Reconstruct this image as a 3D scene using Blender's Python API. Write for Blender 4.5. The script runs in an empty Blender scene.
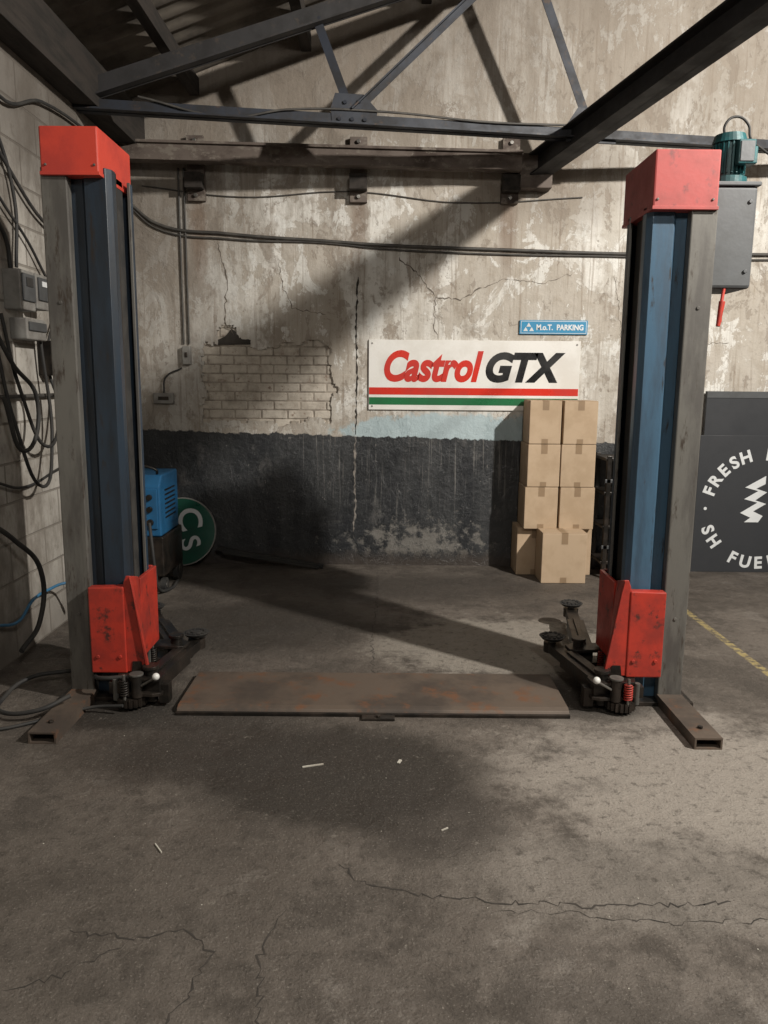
import bpy, bmesh, math, random
from mathutils import Vector, Matrix
random.seed(7)
S = bpy.context.scene
COL = S.collection
S.view_settings.view_transform = 'Standard'

# ---------------------------------------------------------------- materials
def new_mat(name):
    m = bpy.data.materials.new(name); m.use_nodes = True
    nt = m.node_tree
    return m, nt, nt.nodes['Principled BSDF']

class N:
    """tiny node-building helper"""
    def __init__(s, nt): s.nt = nt; s.co = None
    def n(s, t): return s.nt.nodes.new(t)
    def put(s, sock, v):
        if isinstance(v, bpy.types.NodeSocket): s.nt.links.new(v, sock)
        elif isinstance(v, (tuple, list)) and len(v) == 3 and sock.type == 'RGBA': sock.default_value = (*v, 1)
        else: sock.default_value = v
    def coord(s):
        if s.co is None: s.co = s.n('ShaderNodeTexCoord').outputs['Object']
        return s.co
    def xyz(s):
        q = s.n('ShaderNodeSeparateXYZ'); s.put(q.inputs[0], s.coord()); return q.outputs
    def m(s, op, a, b=0.0, c=0.0, clamp=False):
        q = s.n('ShaderNodeMath'); q.operation = op; q.use_clamp = clamp
        s.put(q.inputs[0], a); s.put(q.inputs[1], b); s.put(q.inputs[2], c); return q.outputs[0]
    def noise(s, scale=5, detail=5, rough=.6, vec=(1, 1, 1), dist=0.0, off=(0, 0, 0)):
        mp = s.n('ShaderNodeMapping'); s.put(mp.inputs[0], s.coord())
        mp.inputs['Scale'].default_value = vec; mp.inputs['Location'].default_value = off
        q = s.n('ShaderNodeTexNoise'); s.put(q.inputs['Vector'], mp.outputs[0])
        q.inputs['Scale'].default_value = scale; q.inputs['Detail'].default_value = detail
        q.inputs['Roughness'].default_value = rough; q.inputs['Distortion'].default_value = dist
        return q.outputs[0]
    def step(s, v, a, b, lo=0.0, hi=1.0):
        q = s.n('ShaderNodeMapRange'); q.interpolation_type = 'SMOOTHSTEP'
        s.put(q.inputs[0], v)
        if a > b: a, b, lo, hi = b, a, hi, lo
        q.inputs[1].default_value = a; q.inputs[2].default_value = b
        q.inputs[3].default_value = lo; q.inputs[4].default_value = hi
        return q.outputs[0]
    def mix(s, f, a, b, mode='MIX'):
        q = s.n('ShaderNodeMix'); q.data_type = 'RGBA'; q.blend_type = mode
        s.put(q.inputs[0], f); s.put(q.inputs[6], a); s.put(q.inputs[7], b); return q.outputs[2]
    def bump(s, h, st=.3, d=.01):
        q = s.n('ShaderNodeBump'); s.put(q.inputs['Height'], h)
        q.inputs['Strength'].default_value = st; q.inputs['Distance'].default_value = d
        return q.outputs[0]
    def ell(s, cx, cy, rx, ry, a='X', b='Y'):
        o = s.xyz()
        dx = s.m('DIVIDE', s.m('SUBTRACT', o[a], cx), rx); dy = s.m('DIVIDE', s.m('SUBTRACT', o[b], cy), ry)
        return s.m('SQRT', s.m('ADD', s.m('MULTIPLY', dx, dx), s.m('MULTIPLY', dy, dy)))

def mottled(name, c1, c2, rough=.6, metal=0.0, scale=6, lo=.4, hi=.65, bump=.15, vec=(1, 1, 1), bd=.004, c3=None, t3=(.62, .7)):
    m, nt, b = new_mat(name); k = N(nt)
    n1 = k.noise(scale, 6, .65, vec)
    c = k.mix(k.step(n1, lo, hi), c1, c2)
    if c3: c = k.mix(k.step(k.noise(scale*3, 8, .7, vec, off=(3, 5, 1)), *t3), c, c3)
    k.put(b.inputs['Base Color'], c)
    b.inputs['Metallic'].default_value = metal
    k.put(b.inputs['Roughness'], k.step(n1, .2, .8, max(.05, rough-.12), min(1, rough+.12)))
    if bump: k.put(b.inputs['Normal'], k.bump(k.noise(scale*8, 4), bump, bd))
    return m

M = {}
M['grey'] = mottled('worn_grey_steel', (.13, .125, .113), (.075, .07, .064), .5, .2, 3, vec=(3, 3, .6), c3=(.045, .034, .026), t3=(.56, .68))
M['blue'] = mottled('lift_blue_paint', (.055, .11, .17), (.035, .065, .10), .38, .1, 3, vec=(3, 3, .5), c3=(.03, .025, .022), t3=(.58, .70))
M['blue_l'] = mottled('shaded_blue_paint', (.018, .030, .046), (.012, .017, .024), .40, .1, 3, vec=(3, 3, .5), c3=(.02, .016, .014), t3=(.55, .68))  # darker copy of the lift blue: left post's shade put into the colour
M['blue_dk'] = mottled('dark_blue_paint', (.022, .04, .065), (.012, .018, .028), .45, .1, 4, vec=(2, 2, .5))
M['red'] = mottled('lift_red_paint', (.40, .034, .020), (.25, .024, .016), .45, 0, 5, c3=(.06, .02, .016), t3=(.54, .68))
M['redtop'] = mottled('faded_red_paint', (.50, .05, .03), (.38, .036, .024), .5, 0, 4)
M['pinkred'] = mottled('dusty_red_paint', (.36, .06, .055), (.27, .05, .045), .55, 0, 4, c3=(.17, .045, .045), t3=(.54, .7))
M['black'] = mottled('greasy_black_steel', (.02, .018, .016), (.045, .035, .028), .4, .5, 9, bump=.3)
M['rubber'] = mottled('black_rubber', (.02, .02, .02), (.035, .033, .03), .7, 0, 9)
M['cable'] = mottled('cable_sheath', (.045, .042, .038), (.08, .074, .066), .6, 0, 9)
M['truss'] = mottled('truss_steel', (.013, .018, .030), (.010, .010, .012), .6, .0, 5, c3=(.045, .027, .018), t3=(.56, .68))
M['trussdk'] = mottled('sooty_steel', (.016, .015, .016), (.010, .009, .009), .7, .0, 5, c3=(.035, .026, .02), t3=(.56, .68))
M['rust'] = mottled('rusty_beam', (.125, .10, .085), (.05, .036, .029), .85, .0, 4, vec=(.7, 1, 1), c3=(.18, .155, .13), t3=(.52, .62))
M['plate'] = mottled('rusty_floor_plate', (.115, .088, .068), (.062, .049, .040), .6, .2, 2.2, c3=(.15, .070, .036), t3=(.53, .68))
M['steel'] = mottled('bare_steel', (.3, .29, .27), (.14, .13, .12), .35, .8, 8)
M['whiteb'] = mottled('white_plastic_ball', (.7, .7, .68), (.55, .55, .52), .3, 0, 5)
M['card'] = mottled('cardboard', (.48, .36, .245), (.42, .31, .205), .85, 0, 4, bump=.06)
M['tape'] = mottled('parcel_tape', (.30, .21, .13), (.26, .18, .11), .4, 0, 4, bump=0)
M['signwhite'] = mottled('enamel_white', (.78, .77, .74), (.68, .66, .62), .3, 0, 3, bump=0, c3=(.45, .36, .27), t3=(.66, .74))
M['signred'] = mottled('enamel_red', (.62, .035, .02), (.5, .03, .02), .3, 0, 3, bump=0)
M['signgreen'] = mottled('enamel_green', (.02, .16, .06), (.015, .12, .045), .3, 0, 3, bump=0)
M['signblack'] = mottled('enamel_black', (.012, .012, .013), (.02, .02, .02), .3, 0, 3, bump=0)
M['signblue'] = mottled('enamel_blue', (.04, .25, .44), (.035, .21, .38), .3, 0, 3, bump=0)
M['board'] = mottled('matt_black_board', (.026, .028, .032), (.02, .022, .026), .6, 0, 2, bump=0)
M['letters'] = mottled('white_lettering', (.66, .68, .69), (.58, .6, .61), .5, 0, 2, bump=0)
M['teal'] = mottled('motor_teal', (.018, .10, .11), (.012, .05, .055), .45, .1, 8)
M['greybox'] = mottled('grey_tank', (.085, .09, .095), (.06, .063, .065), .5, .2, 4)
M['eleck'] = mottled('grey_plastic', (.24, .235, .22), (.15, .14, .13), .5, 0, 6)
M['welder'] = mottled('welder_blue', (.018, .12, .27), (.014, .09, .20), .4, 0, 4)
M['dgreen'] = mottled('dark_green_sign', (.012, .085, .055), (.01, .06, .04), .35, 0, 3, bump=0)
M['wood'] = mottled('dark_timber', (.028, .022, .018), (.014, .012, .010), .9, 0, 4, vec=(4, .6, 4), bump=.4)
M['roof'] = mottled('roof_sheet', (.16, .14, .115), (.07, .06, .05), .9, 0, 2, bump=.3)
M['hoseblue'] = mottled('blue_air_hose', (.04, .16, .3), (.03, .12, .22), .45, 0, 6)
M['crack'] = mottled('crack_dark', (.03, .026, .022), (.05, .043, .037), .95, 0, 10, bump=0)
M['wcrack'] = mottled('plaster_crack', (.09, .075, .06), (.17, .145, .12), .95, 0, 14, bump=0)
M['crackpale'] = mottled('lime_run', (.30, .27, .24), (.10, .093, .085), .9, 0, 16, bump=0)
M['paper'] = mottled('scrap_paper', (.5, .48, .42), (.36, .33, .28), .9, 0, 10, bump=0)
M['brick'] = mottled('limewashed_brick', (.52, .475, .41), (.36, .32, .27), .9, 0, 7, bump=.6, bd=.008, c3=(.25, .19, .15), t3=(.56, .66))
M['mortar'] = mottled('old_mortar', (.36, .32, .27), (.22, .19, .16), .95, 0, 14, bump=.5)

# --- back wall plaster
def wall_back_mat():
    m, nt, b = new_mat('whitewashed_plaster_with_dado'); k = N(nt)
    o = k.xyz(); X, Z = o['X'], o['Z']
    big = k.noise(.9, 6, .65); streak = k.noise(2.2, 7, .7, (2.2, 1, .35)); fine = k.noise(9, 8, .72)
    peel = k.noise(1.3, 12, .66, (1, 1, .8), dist=.5, off=(2.3, 0, 5.1))
    peel2 = k.noise(4.2, 10, .74, (1.1, 1, .7), dist=.4, off=(9, 2, 1))
    blot = k.noise(2.4, 9, .75, (1, 1, .6), off=(4.7, 1, 3.3))
    runs = k.noise(11, 6, .7, (3.2, 1, .12), off=(1, 1, 1)); vfine = k.noise(34, 5, .7)
    c = k.mix(k.step(streak, .38, .62), (.70, .685, .645), (.50, .47, .42))
    c = k.mix(k.m('MULTIPLY', k.step(fine, .49, .66), .6), c, (.33, .29, .24))
    pm = k.step(peel, .505, .52)
    c = k.mix(k.m('MULTIPLY', pm, .68), c, (.37, .325, .27))
    c = k.mix(k.m('MULTIPLY', k.step(blot, .53, .65), .65), c, (.26, .22, .18))
    pm2 = k.step(peel2, .565, .58)
    c = k.mix(k.m('MULTIPLY', pm2, .65), c, (.27, .23, .19))
    wp = k.step(peel2, .435, .42)
    c = k.mix(k.m('MULTIPLY', wp, .65), c, (.74, .74, .71))
    c = k.mix(k.m('MULTIPLY', k.step(runs, .52, .66), .55), c, (.24, .19, .145))
    c = k.mix(k.m('MULTIPLY', k.step(vfine, .58, .72), .4), c, (.2, .17, .14))
    # soot and damp stains: towards the eaves / left, and under the roof strut
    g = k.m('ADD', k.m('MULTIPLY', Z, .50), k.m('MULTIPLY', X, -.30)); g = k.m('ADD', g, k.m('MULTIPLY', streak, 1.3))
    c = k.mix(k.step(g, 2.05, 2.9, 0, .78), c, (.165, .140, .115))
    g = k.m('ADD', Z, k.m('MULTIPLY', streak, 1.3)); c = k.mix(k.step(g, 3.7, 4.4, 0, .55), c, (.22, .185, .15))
    e = k.m('ADD', k.ell(-1.9, 2.0, .8, 1.2, 'X', 'Z'), k.m('MULTIPLY', fine, .9))
    c = k.mix(k.step(e, 1.7, .9, 0, .5), c, (.19, .165, .14))
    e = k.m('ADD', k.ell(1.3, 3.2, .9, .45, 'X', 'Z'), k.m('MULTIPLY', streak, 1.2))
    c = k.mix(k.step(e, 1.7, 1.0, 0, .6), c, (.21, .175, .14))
    # rust runs below each wall bracket
    for bx in (-1.55, -.23, 1.0):
        e = k.m('ADD', k.ell(bx, 2.85, .10, .55, 'X', 'Z'), k.m('MULTIPLY', streak, 1.0))
        c = k.mix(k.step(e, 1.5, .8, 0, .55), c, (.17, .115, .08))
    g2 = k.m('ADD', Z, k.m('MULTIPLY', fine, .8)); c = k.mix(k.step(g2, 1.9, 1.5, 0, .3), c, (.37, .33, .28))
    # old pale-blue band above the dado
    e = k.m('ADD', k.ell(.55, 1.17, 1.1, .19, 'X', 'Z'), k.m('MULTIPLY', fine, 1.3))
    c = k.mix(k.step(e, 1.62, 1.40, 0, .75), c, (.38, .51, .56))
    # dark dado, gloss paint with runs
    d = k.m('ADD', Z, k.m('MULTIPLY', X, .0203)); d = k.m('ADD', d, k.m('MULTIPLY', k.m('SUBTRACT', fine, .5), .11))
    dc = k.mix(k.step(streak, .38, .62), (.019, .021, .024), (.042, .044, .046))
    dc = k.mix(k.m('MULTIPLY', k.step(k.noise(5, 8, .75, (1.2, 1, .8), off=(4, 4, 9)), .55, .66), .6), dc, (.10, .098, .095))
    dr = k.noise(16, 5, .65, (3.5, 1, .09), off=(5, 0, 2))
    dr = k.m('MULTIPLY', k.step(dr, .57, .67), k.step(k.m('ADD', k.ell(.35, 1.0, 1.3, .65, 'X', 'Z'), k.m('MULTIPLY', fine, .8)), 1.5, .9))
    dc = k.mix(k.m('MULTIPLY', dr, .42), dc, (.28, .27, .25))
    pe = k.m('ADD', k.ell(.30, .22, 1.3, .42, 'X', 'Z'), k.m('MULTIPLY', fine, 3.0))
    dc = k.mix(k.step(pe, 1.95, 1.55, 0, .6), dc, (.26, .245, .22))
    sp = k.noise(20, 7, .78, (1, 1, .7), off=(2, 2, 8))
    dc = k.mix(k.m('MULTIPLY', k.step(sp, .61, .65), .55), dc, (.30, .285, .26))
    dc = k.mix(k.step(k.m('ADD', Z, k.m('MULTIPLY', fine, .2)), .26, .12), dc, (.055, .046, .04))
    mk = k.step(d, 1.137, 1.128)
    c = k.mix(mk, c, dc)
    k.put(b.inputs['Base Color'], c)
    k.put(b.inputs['Roughness'], k.step(mk, 0, 1, .92, .36))
    h = k.m('ADD', k.m('MULTIPLY', fine, .9), k.m('MULTIPLY', big, 1.5)); h = k.m('ADD', h, k.m('MULTIPLY', vfine, .2))
    h = k.m('SUBTRACT', h, k.m('MULTIPLY', pm, .16)); h = k.m('SUBTRACT', h, k.m('MULTIPLY', pm2, .14)); h = k.m('ADD', h, k.m('MULTIPLY', wp, .08))
    k.put(b.inputs['Normal'], k.bump(h, .5, .03))
    return m
M['wall'] = wall_back_mat()

def block_mat():
    m, nt, b = new_mat('painted_blockwork'); k = N(nt)
    o = k.xyz(); cb = k.n('ShaderNodeCombineXYZ'); k.put(cb.inputs[0], o['Y']); k.put(cb.inputs[1], o['Z'])
    br = k.n('ShaderNodeTexBrick'); k.put(br.inputs['Vector'], cb.outputs[0])
    br.inputs['Scale'].default_value = 1; br.inputs['Brick Width'].default_value = .45; br.inputs['Row Height'].default_value = .225
    br.inputs['Mortar Size'].default_value = .008; br.inputs['Mortar Smooth'].default_value = .3
    br.inputs['Color1'].default_value = (.44, .42, .385, 1); br.inputs['Color2'].default_value = (.38, .36, .325, 1)
    br.inputs['Mortar'].default_value = (.22, .20, .175, 1)
    st = k.noise(2.5, 7, .7, (1, 1, .5)); f = k.noise(10, 8, .72)
    c = k.mix(k.step(st, .42, .66), br.outputs['Color'], (.20, .18, .155))
    c = k.mix(k.m('MULTIPLY', k.step(f, .54, .66), .5), c, (.14, .12, .10))
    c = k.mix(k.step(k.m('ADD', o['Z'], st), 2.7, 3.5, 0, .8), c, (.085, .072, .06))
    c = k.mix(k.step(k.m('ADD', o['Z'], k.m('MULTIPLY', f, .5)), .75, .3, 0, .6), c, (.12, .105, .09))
    k.put(b.inputs['Base Color'], c); b.inputs['Roughness'].default_value = .9
    h = k.m('SUBTRACT', k.m('MULTIPLY', k.noise(30, 5), .3), br.outputs['Fac'])
    k.put(b.inputs['Normal'], k.bump(h, .7, .01))
    return m
M['block'] = block_mat()

def floor_mat():
    m, nt, b = new_mat('oily_concrete_floor'); k = N(nt)
    o = k.xyz(); X, Y = o['X'], o['Y']
    big = k.noise(.8, 7, .65, dist=.4); mid = k.noise(3.2, 8, .72); fine = k.noise(22, 7, .75); grit = k.noise(120, 3, .6)
    m2 = k.noise(1.6, 9, .7, off=(5, 3, 0))
    c = k.mix(k.step(big, .4, .62), (.140, .120, .102), (.092, .077, .064))
    c = k.mix(k.m('MULTIPLY', k.step(mid, .48, .62), .7), c, (.052, .043, .035))
    c = k.mix(k.m('MULTIPLY', k.step(m2, .50, .60), .55), c, (.052, .043, .035))
    c = k.mix(k.m('MULTIPLY', k.step(mid, .44, .34), .55), c, (.21, .188, .165))
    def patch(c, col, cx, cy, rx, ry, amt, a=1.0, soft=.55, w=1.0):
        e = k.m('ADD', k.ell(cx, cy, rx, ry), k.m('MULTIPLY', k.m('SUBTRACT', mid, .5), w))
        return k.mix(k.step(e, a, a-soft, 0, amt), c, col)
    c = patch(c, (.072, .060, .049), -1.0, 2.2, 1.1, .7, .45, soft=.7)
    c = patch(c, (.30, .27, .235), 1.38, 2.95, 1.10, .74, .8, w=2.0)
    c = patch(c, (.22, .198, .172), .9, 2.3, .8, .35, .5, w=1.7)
    c = patch(c, (.27, .245, .21), .75, 4.55, .95, .62, .8, soft=.3, w=1.6)  # pool of light behind the floor plate, painted into the floor colour
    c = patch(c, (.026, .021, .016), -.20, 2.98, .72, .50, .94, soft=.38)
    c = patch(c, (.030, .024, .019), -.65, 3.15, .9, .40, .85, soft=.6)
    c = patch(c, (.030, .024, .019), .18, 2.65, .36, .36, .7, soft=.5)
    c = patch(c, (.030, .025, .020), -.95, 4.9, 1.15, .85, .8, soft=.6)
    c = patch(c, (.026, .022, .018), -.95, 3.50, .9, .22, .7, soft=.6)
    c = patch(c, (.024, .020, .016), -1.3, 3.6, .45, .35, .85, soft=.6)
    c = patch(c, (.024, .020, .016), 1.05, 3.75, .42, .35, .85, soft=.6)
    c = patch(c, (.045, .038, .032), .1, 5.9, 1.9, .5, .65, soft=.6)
    c = k.mix(k.m('MULTIPLY', k.step(fine, .52, .66), .65), c, (.040, .033, .026))
    c = k.mix(k.m('MULTIPLY', k.step(fine, .41, .33), .4), c, (.26, .235, .20))
    c = k.mix(k.m('MULTIPLY', k.step(grit, .60, .70), .5), c, (.29, .265, .23))
    c = k.mix(k.m('MULTIPLY', k.step(grit, .42, .32), .55), c, (.033, .027, .022))
    ln = k.m('ABSOLUTE', k.m('SUBTRACT', X, 2.17)); lm = k.m('MULTIPLY', k.step(ln, .028, .022), k.step(Y, 3.0, 3.1))
    lm = k.m('MULTIPLY', lm, k.step(k.m('ADD', fine, k.m('MULTIPLY', mid, .5)), .84, .68))
    c = k.mix(k.m('MULTIPLY', lm, .8), c, (.38, .30, .12))
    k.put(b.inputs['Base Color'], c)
    k.put(b.inputs['Roughness'], k.step(mid, .3, .7, .5, .85))
    h = k.m('ADD', k.m('MULTIPLY', fine, .7), k.m('ADD', k.m('MULTIPLY', mid, 1.6), k.m('MULTIPLY', grit, .25)))
    k.put(b.inputs['Normal'], k.bump(h, .65, .025))
    return m
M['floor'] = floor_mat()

# ---------------------------------------------------------------- mesh helpers
def empty(name, loc=(0, 0, 0)):
    e = bpy.data.objects.new(name, None); COL.objects.link(e); e.location = loc; e.empty_display_size = .1
    return e
def finish(name, me, mat, parent=None, bevel=0, smooth=False):
    ob = bpy.data.objects.new(name, me); COL.objects.link(ob)
    if mat: me.materials.append(M[mat] if isinstance(mat, str) else mat)
    if smooth:
        for p in me.polygons: p.use_smooth = True
    if bevel:
        md = ob.modifiers.new('bevel', 'BEVEL'); md.width = bevel; md.segments = 2; md.limit_method = 'ANGLE'
    if parent:
        ob.parent = parent; ob.matrix_parent_inverse = Matrix.Translation(-Vector(parent.location))
    return ob
def from_bm(name, bm, mat, parent=None, bevel=0, smooth=False):
    bmesh.ops.recalc_face_normals(bm, faces=bm.faces)
    me = bpy.data.meshes.new(name); bm.to_mesh(me); bm.free()
    return finish(name, me, mat, parent, bevel, smooth)
def box(name, x0, x1, y0, y1, z0, z1, mat, parent=None, bevel=.003, M4=None):
    bm = bmesh.new(); add_box(bm, x0, x1, y0, y1, z0, z1, M4)
    return from_bm(name, bm, mat, parent, bevel)
def add_box(bm, x0, x1, y0, y1, z0, z1, M4=None):
    x0, x1 = min(x0, x1), max(x0, x1)
    r = bmesh.ops.create_cube(bm, size=1)
    for v in r['verts']:
        v.co = Vector(((x0+x1)/2+v.co.x*(x1-x0), (y0+y1)/2+v.co.y*(y1-y0), (z0+z1)/2+v.co.z*(z1-z0)))
        if M4: v.co = M4 @ v.co
def frame(a, b):
    a, b = Vector(a), Vector(b); d = (b-a); q = d.to_track_quat('Z', 'Y')
    return Matrix.Translation(a) @ q.to_matrix().to_4x4(), d.length
def add_cyl(bm, a, b, r1, r2=None, seg=20):
    Mx, L = frame(a, b)
    bmesh.ops.create_cone(bm, cap_ends=True, segments=seg, radius1=r1, radius2=r1 if r2 is None else r2, depth=L,
                          matrix=Mx @ Matrix.Translation((0, 0, L/2)))
def cyl(name, a, b, r, mat, parent=None, r2=None, seg=24, bevel=0.002):
    bm = bmesh.new(); add_cyl(bm, a, b, r, r2, seg)
    return from_bm(name, bm, mat, parent, bevel)
def sphere(name, c, r, mat, parent=None, sc=(1, 1, 1)):
    bm = bmesh.new(); bmesh.ops.create_uvsphere(bm, u_segments=20, v_segments=12, radius=r)
    for v in bm.verts: v.co = Vector((v.co.x*sc[0], v.co.y*sc[1], v.co.z*sc[2]))+Vector(c)
    return from_bm(name, bm, mat, parent, 0, True)
def beam(name, a, b, w, h, mat, parent=None, up=(0, 0, 1), bevel=.002, bm=None):
    """rectangular bar from a to b, w sideways, h along up"""
    a, b, up = Vector(a), Vector(b), Vector(up); d = (b-a).normalized()
    s = d.cross(up).normalized(); u = s.cross(d).normalized()
    own = bm is None
    if own: bm = bmesh.new()
    vs = []
    for p in (a, b):
        for i, j in ((-1, -1), (1, -1), (1, 1), (-1, 1)):
            vs.append(bm.verts.new(p+s*(w/2*i)+u*(h/2*j)))
    for f in ((0, 1, 2, 3), (7, 6, 5, 4), (0, 4, 5, 1), (1, 5, 6, 2), (2, 6, 7, 3), (3, 7, 4, 0)):
        bm.faces.new([vs[i] for i in f])
    if own: return from_bm(name, bm, mat, parent, bevel)
def angle_iron(name, a, b, w, h, t, mat, parent=None, flip=1, up=(0, 0, 1), top=1):
    """L section: vertical leg h + horizontal leg w"""
    a, b, up = Vector(a), Vector(b), Vector(up); d = (b-a).normalized()
    s = d.cross(up).normalized(); u = s.cross(d).normalized()
    bm = bmesh.new()
    beam('', a, b, t, h, None, up=up, bm=bm)
    o = s*(w/2*flip)+u*((h/2-t/2)*top)
    beam('', a+o, b+o, w, t, None, up=up, bm=bm)
    return from_bm(name, bm, mat, parent, 0)
def prism(name, pts, axis, a0, a1, mat, parent=None, bevel=.003):
    """polygon pts in 2D; axis 'z' -> pts are (x,y); axis 'y' -> pts are (x,z); axis 'x' -> (y,z)"""
    bm = bmesh.new()
    def P(p, t):
        return {'z': (p[0], p[1], t), 'y': (p[0], t, p[1]), 'x': (t, p[0], p[1])}[axis]
    A = [bm.verts.new(P(p, a0)) for p in pts]; B = [bm.verts.new(P(p, a1)) for p in pts]
    bm.faces.new(A); bm.faces.new(B[::-1]); n = len(pts)
    for i in range(n): bm.faces.new((A[i], A[(i+1) % n], B[(i+1) % n], B[i]))
    return from_bm(name, bm, mat, parent, bevel)
def sheet(name, pts, th, z0, z1, mat, parent=None, bevel=.002):
    """folded sheet: 2D polyline (x,y) with thickness, extruded in z"""
    P = [Vector(p) for p in pts]; n = len(P); off = []
    for i in range(n):
        d1 = (P[i]-P[i-1]).normalized() if i else (P[1]-P[0]).normalized()
        d2 = (P[i+1]-P[i]).normalized() if i < n-1 else d1
        n1 = Vector((-d1.y, d1.x)); n2 = Vector((-d2.y, d2.x)); q = (n1+n2).normalized()
        off.append(P[i]+q*(th/max(.5, q.dot(n1))))
    bm = bmesh.new(); R = []
    for z in (z0, z1):
        R.append(([bm.verts.new((p.x, p.y, z)) for p in P], [bm.verts.new((p.x, p.y, z)) for p in off]))
    (a, b), (c, d) = R
    for i in range(n-1):
        bm.faces.new((a[i], a[i+1], c[i+1], c[i])); bm.faces.new((b[i+1], b[i], d[i], d[i+1]))
        bm.faces.new((a[i+1], a[i], b[i], b[i+1])); bm.faces.new((c[i], c[i+1], d[i+1], d[i]))
    bm.faces.new((a[0], c[0], d[0], b[0])); bm.faces.new((a[-1], b[-1], d[-1], c[-1]))
    return from_bm(name, bm, mat, parent, bevel)
def tube(name, pts, r, mat, parent=None, cyclic=False, smooth=True):
    cu = bpy.data.curves.new(name, 'CURVE'); cu.dimensions = '3D'; cu.bevel_depth = r; cu.bevel_resolution = 3; cu.resolution_u = 8
    sp = cu.splines.new('BEZIER' if smooth else 'POLY')
    if smooth:
        sp.bezier_points.add(len(pts)-1)
        for q, p in zip(sp.bezier_points, pts): q.co = p; q.handle_left_type = q.handle_right_type = 'AUTO'
    else:
        sp.points.add(len(pts)-1)
        for q, p in zip(sp.points, pts): q.co = (*p, 1)
    sp.use_cyclic_u = cyclic; cu.use_fill_caps = True
    t = bpy.data.objects.new('tmp', cu); COL.objects.link(t)
    bpy.context.view_layer.update()
    me = bpy.data.meshes.new_from_object(t.evaluated_get(bpy.context.evaluated_depsgraph_get()))
    bpy.data.objects.remove(t); me.materials.clear(); me.name = name
    return finish(name, me, mat, parent, 0, True)
def text_mesh(s, shear=0, offset=0, extrude=.0):
    cu = bpy.data.curves.new('t', 'FONT'); cu.body = s; cu.shear = shear; cu.offset = offset; cu.extrude = extrude
    cu.resolution_u = 6
    t = bpy.data.objects.new('tmp', cu); COL.objects.link(t); bpy.context.view_layer.update()
    me = bpy.data.meshes.new_from_object(t.evaluated_get(bpy.context.evaluated_depsgraph_get()))
    bpy.data.objects.remove(t); me.materials.clear(); return me
def text_on(name, s, x0, x1, z0, z1, y, mat, parent, shear=0, offset=0):
    me = text_mesh(s, shear, offset, .01)
    xs = [v.co.x for v in me.vertices]; ys = [v.co.y for v in me.vertices]
    sx = (x1-x0)/(max(xs)-min(xs)); sy = (z1-z0)/(max(ys)-min(ys)); mx, my = min(xs), min(ys)
    for v in me.vertices:
        v.co = Vector((x0+(v.co.x-mx)*sx, y-v.co.z*.15, z0+(v.co.y-my)*sy))
    return finish(name, me, mat, parent)
def letter_at(name, ch, cx, cz, h, ang, y, mat, parent, offset=.02, tilt=None, wmul=1.0):
    me = text_mesh(ch, 0, offset, .01)
    xs = [v.co.x for v in me.vertices]; ys = [v.co.y for v in me.vertices]
    mx, my = (max(xs)+min(xs))/2, (max(ys)+min(ys))/2; s = h/.7
    ca, sa = math.cos(ang), math.sin(ang)
    for v in me.vertices:
        a, b = (v.co.x-mx)*s*wmul, (v.co.y-my)*s
        p = Vector((cx+a*ca-b*sa, y-v.co.z*.15, cz+a*sa+b*ca)); v.co = tilt @ p if tilt else p
    return finish(name, me, mat, parent)
def ribbon(name, pts, w, plane, at, mat, jag=.02, seg=.03, parent=None):
    """irregular crack lying on floor (plane='floor') or wall_back"""
    P = []
    for i in range(len(pts)-1):
        a, b = Vector(pts[i]), Vector(pts[i+1]); n = max(2, int((b-a).length/seg))
        for j in range(n): P.append(a.lerp(b, j/n)+Vector((random.uniform(-jag, jag), random.uniform(-jag, jag))))
    P.append(Vector(pts[-1])); bm = bmesh.new(); L = []
    for i, p in enumerate(P):
        d = (P[min(i+1, len(P)-1)]-P[max(i-1, 0)]).normalized(); q = Vector((-d.y, d.x))
        ww = w*random.uniform(.1, 1)*(.3 if i in (0, len(P)-1) else 1)
        pr = []
        for sg in (-1, 1):
            t = p+q*ww/2*sg
            pr.append(bm.verts.new((t.x, t.y, at) if plane == 'floor' else (t.x, at, t.y)))
        L.append(pr)
    for a, b in zip(L, L[1:]): bm.faces.new((a[0], b[0], b[1], a[1]))
    return from_bm(name, bm, mat, parent)

# ---------------------------------------------------------------- room shell
XL, XR, YB, YF = -2.12, 8.2, 6.65, -3.0
RX = 3.0
def roof_z(x): return 3.78+.37*((x-XL) if x < RX else (RX-XL)-(x-RX))
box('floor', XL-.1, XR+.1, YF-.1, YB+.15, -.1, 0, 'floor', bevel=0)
def lin(a, b, st):
    n = max(1, round((b-a)/st)); return [a+(b-a)*i/n for i in range(n)]
xs = lin(XL, -1.66, .2)+lin(-1.66, -.32, .02)+lin(-.32, RX, .3)+lin(RX, XR, .5)+[XR]
zs = lin(0, 1.12, .2)+lin(1.12, 2.1, .02)+lin(2.1, 5.8, .3)+[5.8]
from mathutils import noise as mnoise
bm = bmesh.new(); G = {}
for i, x in enumerate(xs):
    for j, z in enumerate(zs):
        jx = jz = 0
        if -1.64 < x < -.34 and 1.14 < z < 2.08: jx, jz = random.uniform(-.007, .007), random.uniform(-.007, .007)
        G[i, j] = bm.verts.new((x+jx, YB, min(z, roof_z(x)+.03)+jz))
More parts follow.
